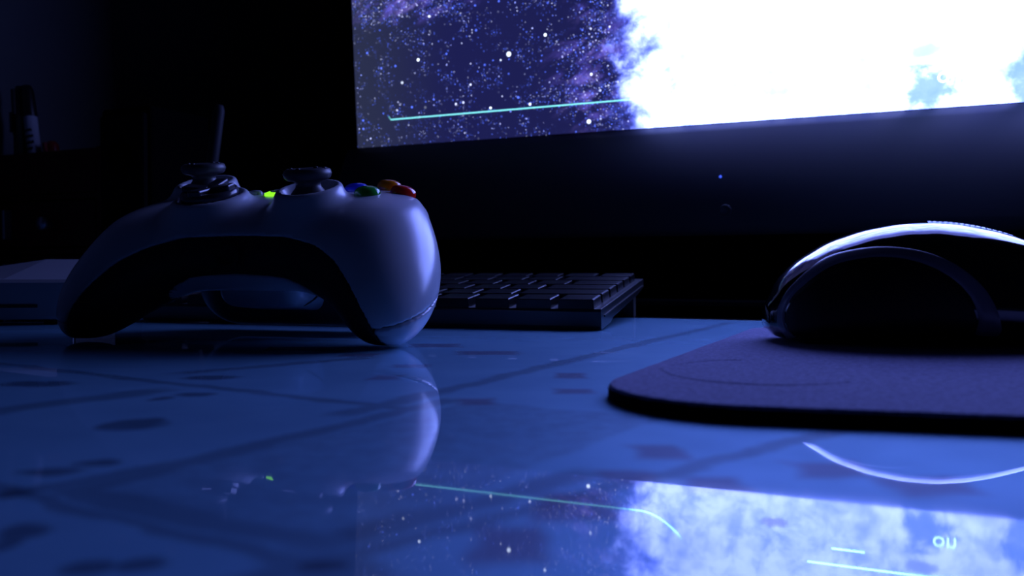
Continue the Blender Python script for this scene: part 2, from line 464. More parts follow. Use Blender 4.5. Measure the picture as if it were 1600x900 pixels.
M['screen'] = screen_material()

# ------------------------------------------------------------------ setting
def plane_uv(name, pts, mt, kind='structure'):
    o = mesh_obj(name, pts, [tuple(range(len(pts)))], mt)
    return tag(o, kind=kind)
DESK_Z = -0.006
WALL_U, WALL_V, TOP, FLOOR_Z = -0.68, 0.95, 1.75, -0.74
def slab(name, u0, u1, v0, v1, z0, z1, mt):
    o = box(name, u0, u1, v0, v1, z0, z1, mt, None, 0.0, loc=(0, 0, 0), rot=(0, 0, -YAW))
    return tag(o, kind='structure')
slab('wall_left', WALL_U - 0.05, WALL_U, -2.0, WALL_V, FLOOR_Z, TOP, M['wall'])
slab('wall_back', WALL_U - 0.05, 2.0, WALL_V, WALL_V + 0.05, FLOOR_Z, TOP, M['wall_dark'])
slab('floor', WALL_U - 0.05, 2.0, -2.0, WALL_V + 0.05, FLOOR_Z - 0.05, FLOOR_Z, M['floor'])

# desk: dark top with legs, the glass plate lies on it
desk = empty('desk', uv(0, 0, 0), (0, 0, -YAW))
tag(desk, 'dark desk carrying the glass plate, the monitor and everything else', 'desk')
box('desk_top', -0.675, 0.75, -0.32, 0.90, DESK_Z - 0.03, DESK_Z, M['desk'], desk, 0.002)
for lx in (-0.62, 0.69):
    for ly in (-0.26, 0.84):
        box('leg', lx - 0.025, lx + 0.025, ly - 0.025, ly + 0.025, FLOOR_Z, DESK_Z - 0.03, M['desk'], desk, 0.002)

EDGE_V = 0.4433
def glass_plate():
    rt = empty('glass_table_top', (0, 0, 0))
    tag(rt, 'bluish glass table top over a cloth printed with squares and blossoms', 'table top')
    c = [uv(-0.66, -0.30), uv(0.72, -0.30), uv(0.72, EDGE_V), uv(-0.66, EDGE_V)]
    top = [(x, y, 0.0) for x, y, _ in c]; bot = [(x, y, DESK_Z + 0.0001) for x, y, _ in c]
    mesh_obj('printed_plate', top + bot, [(0, 1, 2, 3), (7, 6, 5, 4), (0, 4, 5, 1), (1, 5, 6, 2), (3, 7, 4, 0)], M['table'], rt)
    # polished rear edge strip, its arris catching the light
    e = box('rear_edge', -0.66, 0.72, EDGE_V, EDGE_V + 0.0012, DESK_Z + 0.0001, 0.0, M['edge'], rt, 0.0003, rot=(0, 0, -YAW))
glass_plate()

# ------------------------------------------------------------------ monitor
SX, SY, SZ = -0.1280, 0.7196, 0.1268
SW, SH = 0.598, 0.336
def build_monitor():
    rt = empty('monitor', (SX, SY, SZ), (R(4.0), 0, -YAW))
    # local axes: x along the lower screen edge, z up, y away from the viewer
    tag(rt, 'large black monitor showing a blazing blue nebula and stars', 'monitor')
    mesh_obj('screen', [(0, 0, 0), (SW, 0, 0), (SW, 0, SH), (0, 0, SH)], [(0, 1, 2, 3)], M['screen'], rt)
    b = 0.009
    box('frame_side', -b, 0, -0.0015, 0.03, -0.001, SH + b, M['bezel_dark'], rt, 0.0006)
    box('frame_side', SW, SW + b, -0.0015, 0.03, -0.001, SH + b, M['bezel_dark'], rt, 0.0006)
    box('frame_top', 0, SW, -0.0015, 0.03, SH, SH + b, M['bezel_dark'], rt, 0.0006)
    box('back_shell', 0.0, SW, 0.001, 0.035, 0.0, SH, M['bezel_dark'], rt, 0.0006)
    # chin scooped to catch screen light, standing in for bloom; steepest under the screen
    prof = []
    n = 14
    for i in range(n + 1):
        a = i / n
        z = -0.0006 - 0.072 * a
        y = -0.0005 - 0.026 * (1 - (1 - a) ** 2.2)
        prof.append((y, z))
    prof += [(prof[-1][0] + 0.004, prof[-1][1] - 0.004), (0.03, -0.0766), (0.03, -0.0006)]
    chin = extrude_profile('chin', prof, -b, SW + b, M['bezel'], rt, smooth=False)
    me = chin.data
    for p in me.polygons:
        if abs(p.normal.x) < 0.5 and p.normal.y < -0.2: p.use_smooth = True
    def chin_pt(s, z):
        a = (-z - 0.0006) / 0.072
        y = -0.0005 - 0.026 * (1 - (1 - a) ** 2.2)
        return (s, y, z)
    lathe('power_light', [(0.0009, 0), (0.0009, 0.0006), (0.0005, 0.001), (0, 0.0011)], M['blue_led'], chin, 12, loc=chin_pt(0.3015, -0.0375), rot=(R(102), 0, 0))
    lathe('power_button', [(0.0040, 0), (0.0040, 0.0008), (0.0034, 0.0013), (0.0028, 0.0008), (0, 0.0008)], M['badge'], chin, 24, loc=chin_pt(0.3055, -0.0600), rot=(R(97), 0, 0))
    # the letters shown on the screen
    cu = bpy.data.curves.new('screen_text', 'FONT'); cu.body = 'on'; cu.size = 0.0135; cu.extrude = 0.00005; cu.align_x = 'CENTER'
    tmp = bpy.data.objects.new('tmp', cu); C.objects.link(tmp)
    dg = bpy.context.evaluated_depsgraph_get()
    me = bpy.data.meshes.new_from_object(tmp.evaluated_get(dg)); me.name = 'screen_text'
    bpy.data.objects.remove(tmp)
    me.materials.clear()
    mt = mat('screen_text_glow', (0.0, 0.0, 0.0), 0.5, emis=(0.45, 0.85, 1.0), estr=6.0)
    link('screen_text', me, mt, rt, loc=(0.4385, -0.0003, 0.0155), rot=(R(90), 0, 0))
    # stand
    nk = box('neck', SW / 2 - 0.035, SW / 2 + 0.035, 0.036, 0.055, -0.118, 0.12, M['bezel_dark'], rt, 0.004)
    bs = box('stand_foot', SW / 2 - 0.12, SW / 2 + 0.12, -0.04, 0.13, DESK_Z - SZ, DESK_Z - SZ + 0.012, M['bezel_dark'], rt, 0.004)
    # the foot stands level although the head leans
    bs.matrix_parent_inverse = Matrix.Rotation(-R(4.0), 4, 'X')
    return rt
build_monitor()

# ------------------------------------------------------------------ implicit surface mesher
def surface_nets(f, lo, hi, h, project=3):
    xs = np.arange(lo[0], hi[0] + h, h); ys = np.arange(lo[1], hi[1] + h, h); zs = np.arange(lo[2], hi[2] + h, h)
    X, Y, Z = np.meshgrid(xs, ys, zs, indexing='ij')
    Fv = f(X, Y, Z).astype(np.float32)
    del X, Y, Z
    S = Fv < 0
    nx, ny, nz = Fv.shape
    corner = lambda A, i, j, k: A[i:nx - 1 + i, j:ny - 1 + j, k:nz - 1 + k]
    cnt = np.zeros((nx - 1, ny - 1, nz - 1), np.int8)
    for i in (0, 1):
        for j in (0, 1):
            for k in (0, 1): cnt += corner(S, i, j, k)
    act = (cnt > 0) & (cnt < 8)
    ci = np.argwhere(act)
    idx = -np.ones(act.shape, np.int64); idx[act] = np.arange(len(ci))
    pos = np.zeros((len(ci), 3)); num = np.zeros(len(ci))
    I, J, K = ci.T
    cs = [(0, 0, 0), (1, 0, 0), (0, 1, 0), (1, 1, 0), (0, 0, 1), (1, 0, 1), (0, 1, 1), (1, 1, 1)]
    for a in range(8):
        for ax in range(3):
            c0 = cs[a]
            if c0[ax]: continue
            c1 = list(c0); c1[ax] = 1
            f0 = Fv[I + c0[0], J + c0[1], K + c0[2]]; f1 = Fv[I + c1[0], J + c1[1], K + c1[2]]
            cr = (f0 < 0) != (f1 < 0)
            t = np.where(cr, f0 / np.where(cr, f0 - f1, 1), 0)
            p = np.tile(np.array(c0, float), (len(ci), 1)); p[:, ax] += t
            pos[cr] += p[cr]; num += cr
    pos = (pos / num[:, None] + ci) * h + np.array([xs[0], ys[0], zs[0]])
    faces = []
    for ax in range(3):
        a1, a2 = (ax + 1) % 3, (ax + 2) % 3
        s0 = [slice(None)] * 3; s1 = [slice(None)] * 3
        s0[ax] = slice(0, -1); s1[ax] = slice(1, None)
        A = S[tuple(s0)]; B = S[tuple(s1)]
        e = np.argwhere(A != B)
        ok = (e[:, a1] > 0) & (e[:, a2] > 0) & (e[:, a1] < Fv.shape[a1] - 1) & (e[:, a2] < Fv.shape[a2] - 1)
        e = e[ok]
        flip = A[tuple(e.T)]
        q = []
        for d1, d2 in ((-1, -1), (0, -1), (0, 0), (-1, 0)):
            c = e.copy(); c[:, a1] += d1; c[:, a2] += d2
            q.append(idx[tuple(c.T)])
        q = np.stack(q, 1)
        q[~flip] = q[~flip][:, ::-1]
        faces.append(q)
    faces = np.concatenate(faces)
    e = 0.05
    for _ in range(project):
        x, y, z = pos.T
        v = f(x, y, z)
        g = np.stack([f(x + e, y, z) - f(x - e, y, z), f(x, y + e, z) - f(x, y - e, z), f(x, y, z + e) - f(x, y, z - e)], 1) / (2 * e)
        g2 = (g * g).sum(1) + 1e-6
        stp = (v / g2)[:, None] * g
        ln = np.sqrt((stp ** 2).sum(1)) + 1e-9
        stp *= np.minimum(1, 0.5 * h / ln)[:, None]
        pos -= stp
    return pos, faces

def nets_obj(name, f, lo, hi, h, mt, parent, scale=0.001, project=3):
    p, q = surface_nets(f, lo, hi, h, project)
    me = bpy.data.meshes.new(name)
    me.vertices.add(len(p)); me.vertices.foreach_set('co', (p * scale).astype(np.float32).ravel())
    me.loops.add(q.size); me.loops.foreach_set('vertex_index', q.astype(np.int32).ravel())
    me.polygons.add(len(q)); me.polygons.foreach_set('loop_start', np.arange(0, q.size, 4, dtype=np.int32))
    me.update(calc_edges=True); me.validate()
    return link(name, me, mt, parent, True)

def smin(a, b, k):
    h = np.maximum(k - np.abs(a - b), 0) / k
    return np.minimum(a, b) - h * h * k * 0.25
def smax(a, b, k): return -smin(-a, -b, k)
def capsule(x, y, z, p, q, r0, r1):
    d = np.array(q, float) - np.array(p, float); L2 = (d * d).sum()
    t = np.clip(((x - p[0]) * d[0] + (y - p[1]) * d[1] + (z - p[2]) * d[2]) / L2, 0, 1)
    return np.sqrt((x - p[0] - t * d[0]) ** 2 + (y - p[1] - t * d[1]) ** 2 + (z - p[2] - t * d[2]) ** 2) - (r0 + (r1 - r0) * t)
def rbox(x, y, z, c, hf, r):
    qx = np.abs(x - c[0]) - hf[0] + r; qy = np.abs(y - c[1]) - hf[1] + r; qz = np.abs(z - c[2]) - hf[2] + r
    return np.sqrt(np.maximum(qx, 0) ** 2 + np.maximum(qy, 0) ** 2 + np.maximum(qz, 0) ** 2) + np.minimum(np.maximum(np.maximum(qx, qy), qz), 0) - r
def ellipsoid(x, y, z, c, r):
    a = (x - c[0]) / r[0]; b = (y - c[1]) / r[1]; d = (z - c[2]) / r[2]
    k0 = np.sqrt(a * a + b * b + d * d); k1 = np.sqrt((a / r[0]) ** 2 + (b / r[1]) ** 2 + (d / r[2]) ** 2)
    return k0 * (k0 - 1) / (k1 + 1e-6)

# ------------------------------------------------------------------ game controller
# controller frame in millimetres: x right, y away from the viewer, z up; origin under the guide button
CT_LOC, CT_YAW = (-0.0870, 0.3310, 0.0), R(15.0)
TILT = 0.17
FACE0 = 56.5
def face_z(y): return FACE0 + TILT * y
DOMES = {'ls': (-36.5, 3.0), 'dp': (-19.5, -19.0), 'rs': (20.5, -19.0)}
DOME_TILT = 0.36
DTOP = {'ls': 3.4, 'dp': -0.6, 'rs': 1.6}
def ct_hull(x, y, z):
    ax = np.abs(x)
    zs = z - TILT * y
    b = rbox(ax, y, zs, (0, 0, 39.0), (50, 36, 17.4), 15.5)
    # crown of the face, rounding off sideways and towards the viewer
    b = smax(b, ellipsoid(ax, y, zs, (0, 8, 28), (71, 53, 28.6)), 6)
    # grip: one leaning egg that runs out, down and towards the viewer
    dz = z - 26.5
    g = ellipsoid(ax + 0.28 * dz, y - 0.62 * dz, z, (50.6, -21, 26.6), (18.4, 22.5, 26.5)) * 0.85
    d = smin(b, g, 17)
    d = smax(d, ellipsoid(ax, y, np.maximum(zs, 28), (0, 8, 28), (118, 80, 28.6)), 4)
    return smax(d, 0.05 - z, 2.0)
def dome_field(x, y, z):
    d = None; cut = None
    for k, (cx, cy) in DOMES.items():
        zz = z - face_z(cy) - DOME_TILT * (y - cy)
        r = np.sqrt((x - cx) ** 2 + (y - cy) ** 2)
        top = DTOP[k]
        R0 = 11.4 if k != 'dp' else 13.2
        slope = 0.36
        fr = smax((r - (R0 - (zz - top) * slope)) * 0.85, np.maximum(zz - top, -12 - zz), 1.6)
        d = fr if d is None else np.minimum(d, fr)
        if k != 'dp': c = np.sqrt((x - cx) ** 2 + (y - cy) ** 2 + (zz - top - 3.5) ** 2) - 10.4
        else: c = np.maximum(r - 11.2, top - 1.6 - zz)
        cut = c if cut is None else np.minimum(cut, c)
    return d, cut
def ct_body(x, y, z):
    d = ct_hull(x, y, z)
    dm, cut = dome_field(x, y, z)
    d = smin(d, dm, 3.5)
    return smax(d, -cut, 0.8)
def soft_interp(a, xs, ys):
    d = np.linspace(-5, 90, 400)
    v = np.interp(np.abs(d), xs, ys)
    k = np.hanning(43); k /= k.sum()
    v = np.convolve(np.pad(v, 21, mode='edge'), k, 'valid')
    return np.interp(a, d, v)
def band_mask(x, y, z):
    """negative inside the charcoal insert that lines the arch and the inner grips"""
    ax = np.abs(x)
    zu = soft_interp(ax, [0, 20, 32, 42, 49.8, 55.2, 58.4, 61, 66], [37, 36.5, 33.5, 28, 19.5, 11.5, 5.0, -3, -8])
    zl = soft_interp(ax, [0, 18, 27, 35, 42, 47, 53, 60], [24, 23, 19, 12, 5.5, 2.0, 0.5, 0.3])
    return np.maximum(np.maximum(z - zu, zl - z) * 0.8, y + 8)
def seam_z(x, y): return 7.5 + 0.36 * (y + 45)

def build_controller():
    rt = empty('game_controller', CT_LOC, (0, 0, -CT_YAW))
    tag(rt, 'white game controller with grey thumbsticks and coloured buttons standing on its grips', 'game controller')
    lo, hi = (-82, -68, -2), (82, 50, 70)
    gap = 0.45
    nets_obj('upper_shell', lambda x, y, z: np.maximum(np.maximum(ct_body(x, y, z), seam_z(x, y) + gap / 2 - z), -(band_mask(x, y, z) - 0.0)), lo, hi, 0.9, M['white'], rt)
    nets_obj('lower_shell', lambda x, y, z: np.maximum(np.maximum(ct_hull(x, y, z), z - seam_z(x, y) + gap / 2), -(band_mask(x, y, z))), lo, (82, 50, 48), 0.9, M['white'], rt)
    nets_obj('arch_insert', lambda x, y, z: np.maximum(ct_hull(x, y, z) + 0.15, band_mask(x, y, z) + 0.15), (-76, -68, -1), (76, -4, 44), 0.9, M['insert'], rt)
    # headset socket in the arch
    lathe('headset_socket', [(0.0045, 0), (0.0045, 0.0006), (0.0028, 0.0006), (0.0024, -0.0015), (0, -0.0015)], M['rubber'], rt, 24, loc=(0, -0.0382, 0.0300), rot=(R(80), 0, 0))
    # battery pack behind the arch
    def batt(x, y, z):
        d = rbox(x, y, z + 0.10 * (y - 4), (-4, 5, 23.6), (17.0, 20, 13.5), 6.0)
        gr = np.abs(x + 3 - 16.5) - 0.0
        return d
    bt = nets_obj('battery_pack', batt, (-26, -18, 5), (20, 30, 42), 0.8, M['white'], rt)
    nets_obj('latch_groove', lambda x, y, z: np.maximum(np.abs(batt(x, y, z)) - 0.35, np.maximum(np.abs(z - 17.0 - 0.6 * (y - 4)) - 0.6, np.abs(y - 4) - 8)), (8, -6, 8), (20, 16, 34), 0.4, M['insert'], bt, project=0)
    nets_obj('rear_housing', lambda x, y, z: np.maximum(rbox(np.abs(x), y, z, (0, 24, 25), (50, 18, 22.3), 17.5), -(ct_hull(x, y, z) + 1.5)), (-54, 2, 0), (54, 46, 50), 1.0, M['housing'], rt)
    # shoulder buttons and triggers at the back
    for s in (-1, 1):
        nets_obj('bumper', lambda x, y, z: capsule(x, y, z, (s * 20, 34.5, 48), (s * 39, 29, 45), 5.5, 4.5), (s * 36 - 26, 18, 36), (s * 36 + 26, 46, 60), 1.0, M['grey'], rt)
        nets_obj('trigger', lambda x, y, z: smin(capsule(x, y, z, (s * 36, 35, 40), (s * 37, 40, 28), 8.0, 5.5), capsule(x, y, z, (s * 37, 40, 28), (s * 37, 43.5, 21), 5.5, 3.5), 3), (s * 36 - 14, 20, 12), (s * 36 + 14, 50, 52), 1.0, M['grey'], rt)
    ang = math.atan(TILT)
    def on_face(x, y, dz=0.0):
        return (x * 0.001, (y - TILT * dz) * 0.001, (face_z(y) + dz) * 0.001)
    zc_ = np.linspace(30, 66, 721)
    def surf(x, y, up=0.0):
        # point and tilt of the shell at (x, y)
        def top(xx, yy):
            v = ct_hull(np.full_like(zc_, xx), np.full_like(zc_, yy), zc_)
            return zc_[np.where(v < 0)[0][-1]]
        z0 = top(x, y)
        gx = (top(x + 2, y) - top(x - 2, y)) / 4; gy = (top(x, y + 2) - top(x, y - 2)) / 4
        n = Vector((-gx, -gy, 1)).normalized()
        p = Vector((x, y, z0)) + n * up
        return tuple(p * 0.001), n.to_track_quat('Z', 'Y').to_euler()
    # thumbsticks
    for k in ('ls', 'rs'):
        cx, cy = DOMES[k]
        st = lathe('thumbstick', [(0, -0.002), (0.0078, -0.002), (0.0076, 0.0008), (0.0060, 0.0034), (0.0046, 0.0050), (0.0043, 0.0065),
                                  (0.0052, 0.0072), (0.0072, 0.0076), (0.0081, 0.0084), (0.0085, 0.0098), (0.0081, 0.0111), (0.0070, 0.0117), (0.0058, 0.0114), (0.0046, 0.0108), (0, 0.0106)],
                   M['stick'], rt, 48, loc=on_face(cx, cy, -1.2 if k == 'ls' else -3.6), rot=(ang, 0, 0))
        for q in range(4):
            a = math.pi / 2 * q
            nb_ = lathe('grip_dot', [(0.0008, 0), (0.0008, 0.0003), (0.0004, 0.0005), (0, 0.0005)], M['stick'], st, 10, loc=(0.0066 * math.cos(a), 0.0066 * math.sin(a), 0.0115))
    # direction pad: round dish with a raised cross
    cx, cy = DOMES['dp']
    dp = lathe('direction_pad', [(0.0104, -0.001), (0.0104, 0.0026), (0.0099, 0.0034), (0.0085, 0.0036), (0.0035, 0.0024), (0, 0.0022)], M['dpad'], rt, 48, loc=on_face(cx, cy, -1.9), rot=(math.atan(DOME_TILT), 0, 0))
    for q in range(4):
        bm = box_bm(-0.0026, 0.0026, 0.0005, 0.0098, 0.0015, 0.0046, 0.0007, 2)
        for v in bm.verts:
            v.co.z += 0.16 * max(0, v.co.y - 0.004)
        bm_obj('pad_arm', bm, M['dpad'], dp, rot=(0, 0, q * math.pi / 2))
    # face buttons
    bc = (38.0, 3.0)
    for col_, dx, dy in (('green', 0, -11.0), ('red', 9.4, 0), ('blue', -9.4, 0), ('orange', 0, 9.0)):
        x_, y_ = bc[0] + dx, bc[1] + dy
        fl_, fr_ = surf(x_, y_, {'green': -0.5, 'orange': 1.0}.get(col_, -0.3))
        b_ = lathe('face_button', [(0.0048, -0.004), (0.0048, 0.0009), (0.0044, 0.0020), (0.0034, 0.0028), (0.0018, 0.0033), (0, 0.0034)], M[col_], rt, 36, loc=fl_, rot=fr_)
        b_['label'] = col_ + ' glossy button'
    # back / start pills and the guide button with its four ring lights
    for s in (-1, 1):
        pill = lathe('menu_button', [(0.0026, -0.002), (0.0026, 0.0008), (0.0021, 0.0015), (0, 0.0018)], M['grey'], rt, 24, loc=surf(s * 13, 0.5)[0], rot=surf(s * 13, 0.5)[1])
        pill.scale = (1.25, 0.9, 1)
    gb = lathe('guide_button', [(0.0052, -0.002), (0.0052, 0.0003), (0.0044, 0.0010), (0.0026, 0.0015), (0, 0.0017)], M['silver'], rt, 40, loc=surf(0, 0, 0.2)[0], rot=surf(0, 0)[1])
    for a in (45, 135):
        bm = box_bm(-0.0038, 0.0038, -0.0006, 0.0006, 0.0006, 0.0018, 0.0002, 1)
        for v in bm.verts: v.co.z -= 14 * v.co.x ** 2 
        bm_obj('cross_mark', bm, M['grey'], gb, rot=(0, 0, R(a)))
    for q in range(4):
        vs_, fs_ = [], []
        n = 10
        for i in range(n + 1):
            a = R(90 * q + 5 + 80 * i / n)
            for r_ in (0.0056, 0.0074):
                for z_ in (-0.002, 0.0009 + (0.0056 - r_) * 0.30): vs_.append((r_ * math.cos(a), r_ * math.sin(a), z_))
        for i in range(n):
            o = i * 4; p = o + 4
            fs_ += [(o, o + 1, p + 1, p), (o + 2, p + 2, p + 3, o + 3), (o + 1, o + 3, p + 3, p + 1), (o, p, p + 2, o + 2)]
        fs_ += [(0, 2, 3, 1), (n * 4, n * 4 + 1, n * 4 + 3, n * 4 + 2)]
        lit = q == 2
        l_ = mesh_obj('ring_light', vs_, fs_, M['led_on'] if lit else M['led_off'], rt, loc=surf(0, 0, 0.3)[0], rot=surf(0, 0)[1])
        if lit: l_['label'] = 'lit green quarter of the ring'
    return rt
build_controller()

# ------------------------------------------------------------------ keyboard
def build_keyboard():
    rt = empty('keyboard', (0.0372, 0.3590, 0.0002), (R(5.6), 0, -R(17)))
    tag(rt, 'compact black keyboard behind the game controller', 'keyboard')
    W, D, T = 0.230, 0.120, 0.0088
    prof = [(0.0016, 0.0), (0, 0.0015), (0, T - 0.0010), (0.0010, T), (D - 0.001, T), (D, T - 0.001), (D, 0.004), (D - 0.02, 0.0025), (0.028, 0.0015), (0.022, 0)]
    extrude_profile('case', prof, -W, 0.0, M['keycase'], rt, bevel=0.0003)
    # side rail line
    box('side_trim', -0.0002, 0.0006, 0.006, D - 0.004, 0.0048, 0.0056, M['keycase'], rt)
    for fx in (-0.012, -W + 0.012):
        o = box('rear_foot', fx - 0.009, fx + 0.009, D - 0.016, D - 0.008, -0.0112, 0.004, M['rubber'], rt, 0.0008)
    u, g, H = 0.0185, 0.0030, 0.0042
    cache = {}
    def key_mesh(wd, dp):
        k = (round(wd, 4), round(dp, 4))
        if k in cache: return cache[k]
        bvl = 0.0004; ins = 0.0004
        rings = [(0, 0.0), (ins * 0.7, H - bvl), (ins + bvl * 0.6, H - 0.0001), (ins + bvl * 1.6, H)]
        vs_, fs_ = [], []
        for i_, z_ in rings:
            vs_ += [(i_, i_, z_), (wd - i_, i_, z_), (wd - i_, dp - i_, z_), (i_, dp - i_, z_)]
        for a in range(len(rings) - 1):
            for i in range(4):
                j = (i + 1) % 4
                fs_.append((a * 4 + i, a * 4 + j, a * 4 + 4 + j, a * 4 + 4 + i))
        e = (len(rings) - 1) * 4
        fs_.append((e, e + 1, e + 2, e + 3))
        me = bpy.data.meshes.new('key'); me.from_pydata(vs_, [], fs_); me.update(); me.materials.append(M['key'])
        cache[k] = me
        return me
    rows = [[1, 1, 1, 1, 4.0, 1, 1, 1, 1], [2.25] + [1] * 8 + [1.75], [1.85] + [1] * 9 + [1.15], [1.4] + [1] * 9 + [1.6], [1.9] + [1] * 10, [1.05] * 2 + [0.95] * 10]
    y0 = 0.0012
    dep = [0.0165] + [0.0160] * 4 + [0.0140]
    y = y0
    for r_, row in enumerate(rows):
        x = -0.0032
        for wu in row:
            wd = wu * u - g
            if x - wd < -W + 0.002: wd = x - (-W + 0.003)
            if wd < 0.006: break
            link('key', key_mesh(wd, dep[r_]), None, rt, False, loc=(x - wd, y, T - 0.0002))
            x -= wu * u
        y += dep[r_] + 0.0030
    return rt
build_keyboard()

# ------------------------------------------------------------------ mouse pad
def build_pad():
    T = 0.0030
    rt = empty('mouse_pad', (0.10, 0.22, 0.0))
    tag(rt, 'dark purple cloth mouse pad with rounded corner under the mouse', 'mouse pad')
    # corner points of the outline on the table, rounded
    a = Vector((0.0075, 0.1480)); b = Vector((0.2450, 0.0895)); c = Vector((0.315, 0.265)); d = Vector((0.098, 0.345))
    pts = []
    for p, q, r, rad in ((d, a, b, 0.027), (a, b, c, 0.02), (b, c, d, 0.02), (c, d, a, 0.02)):
        d1 = (p - q).normalized(); d2 = (r - q).normalized()
        an = d1.angle(d2); t = rad / math.tan(an / 2)
        cen = q + (d1 + d2).normalized() * (rad / math.sin(an / 2))
        s = q + d1 * t - cen; e = q + d2 * t - cen
        a0 = math.atan2(s.y, s.x); a1 = math.atan2(e.y, e.x)
        while a1 - a0 > math.pi: a1 -= 2 * math.pi
        while a1 - a0 < -math.pi: a1 += 2 * math.pi
        for i in range(15):
            an_ = a0 + (a1 - a0) * i / 14
            pts.append(cen + Vector((math.cos(an_), math.sin(an_))) * rad)
    # densify the straight sides
    out = []
    for i, p in enumerate(pts):
        q = pts[(i + 1) % len(pts)]
        n = max(1, int((q - p).length / 0.004))
        for k in range(n): out.append(p.lerp(q, k / n))
    rnd = random.Random(4)
    n = len(out)
    cx = sum((p for p in out), Vector((0, 0))) / n
    L = rt.location
    def ring(inset, z, j=0.0):
        r_ = []
        for i, p in enumerate(out):
            nrm = (out[(i + 1) % n] - out[i - 1]).normalized(); nrm = Vector((nrm.y, -nrm.x))
            if nrm.dot(p - cx) < 0: nrm = -nrm
            pp = p - nrm * (inset + rnd.uniform(-j, j))
            r_.append((pp.x - L.x, pp.y - L.y, z + rnd.uniform(-j, j) * 0.5))
        return r_
    r1 = [ring(0.0004, 0.0), ring(0.0, 0.0004), ring(0.0, T - 0.0011, 0.0001), ring(0.0003, T - 0.0006, 0.0001)]
    vs_ = sum(r1, []); fs_ = []
    for a_ in range(3):
        for i in range(n):
            j = (i + 1) % n; fs_.append((a_ * n + i, a_ * n + j, a_ * n + n + j, a_ * n + n + i))
    fs_.append(tuple(reversed(range(n))))
    o = mesh_obj('foam_edge', vs_, fs_, M['pad_edge'], rt, False)
    bm = bmesh.new(); bm.from_mesh(o.data); bmesh.ops.recalc_face_normals(bm, faces=bm.faces); bm.to_mesh(o.data); bm.free()
    r2 = [ring(0.0002, T - 0.0007, 0.00012), ring(0.0005, T - 0.0001, 0.0001), ring(0.0014, T)]
    vs_ = sum(r2, []); fs_ = []
    for a_ in range(2):
        for i in range(n):
            j = (i + 1) % n; fs_.append((a_ * n + i, a_ * n + j, a_ * n + n + j, a_ * n + n + i))
    fs_.append(tuple(range(2 * n, 3 * n)))
    o = mesh_obj('cloth_top', vs_, fs_, M['pad'], rt, False)
    bm = bmesh.new(); bm.from_mesh(o.data); bmesh.ops.recalc_face_normals(bm, faces=bm.faces); bm.to_mesh(o.data); bm.free()
    # stitched leaf-shaped line pressed into the cloth: a low raised bead
    path = [(1158, 563), (1120, 563.5), (1085, 566), (1055, 570), (1038, 575.5), (1042, 581), (1060, 588), (1100, 595), (1150, 599.5), (1210, 602), (1280, 601), (1330, 597)]
    w = [Vector(ground(px, py, T)) for px, py in path]
    dense = []
    for i in range(len(w) - 1):
        p0 = w[max(i - 1, 0)]; p1 = w[i]; p2 = w[i + 1]; p3 = w[min(i + 2, len(w) - 1)]
        for k in range(6):
            t = k / 6
            dense.append(0.5 * ((2 * p1) + (p2 - p0) * t + (2 * p0 - 5 * p1 + 4 * p2 - p3) * t * t + (3 * p1 - p0 - 3 * p2 + p3) * t ** 3))
    vs_, fs_ = [], []
    for i, p in enumerate(dense):
        tn = (dense[min(i + 1, len(dense) - 1)] - dense[max(i - 1, 0)]).normalized(); nn = Vector((-tn.y, tn.x))
        for off, z in ((-0.0011, T - 0.0001), (-0.0004, T + 0.00022), (0.0004, T + 0.00022), (0.0011, T - 0.0001)):
            q = p + nn * off; vs_.append((q.x - L.x, q.y - L.y, z))
    for i in range(len(dense) - 1):
        for k in range(3): fs_.append((i * 4 + k, i * 4 + k + 1, i * 4 + 5 + k, i * 4 + 4 + k))
    mesh_obj('pressed_line', vs_, fs_, M['pad'], rt, True)
build_pad()

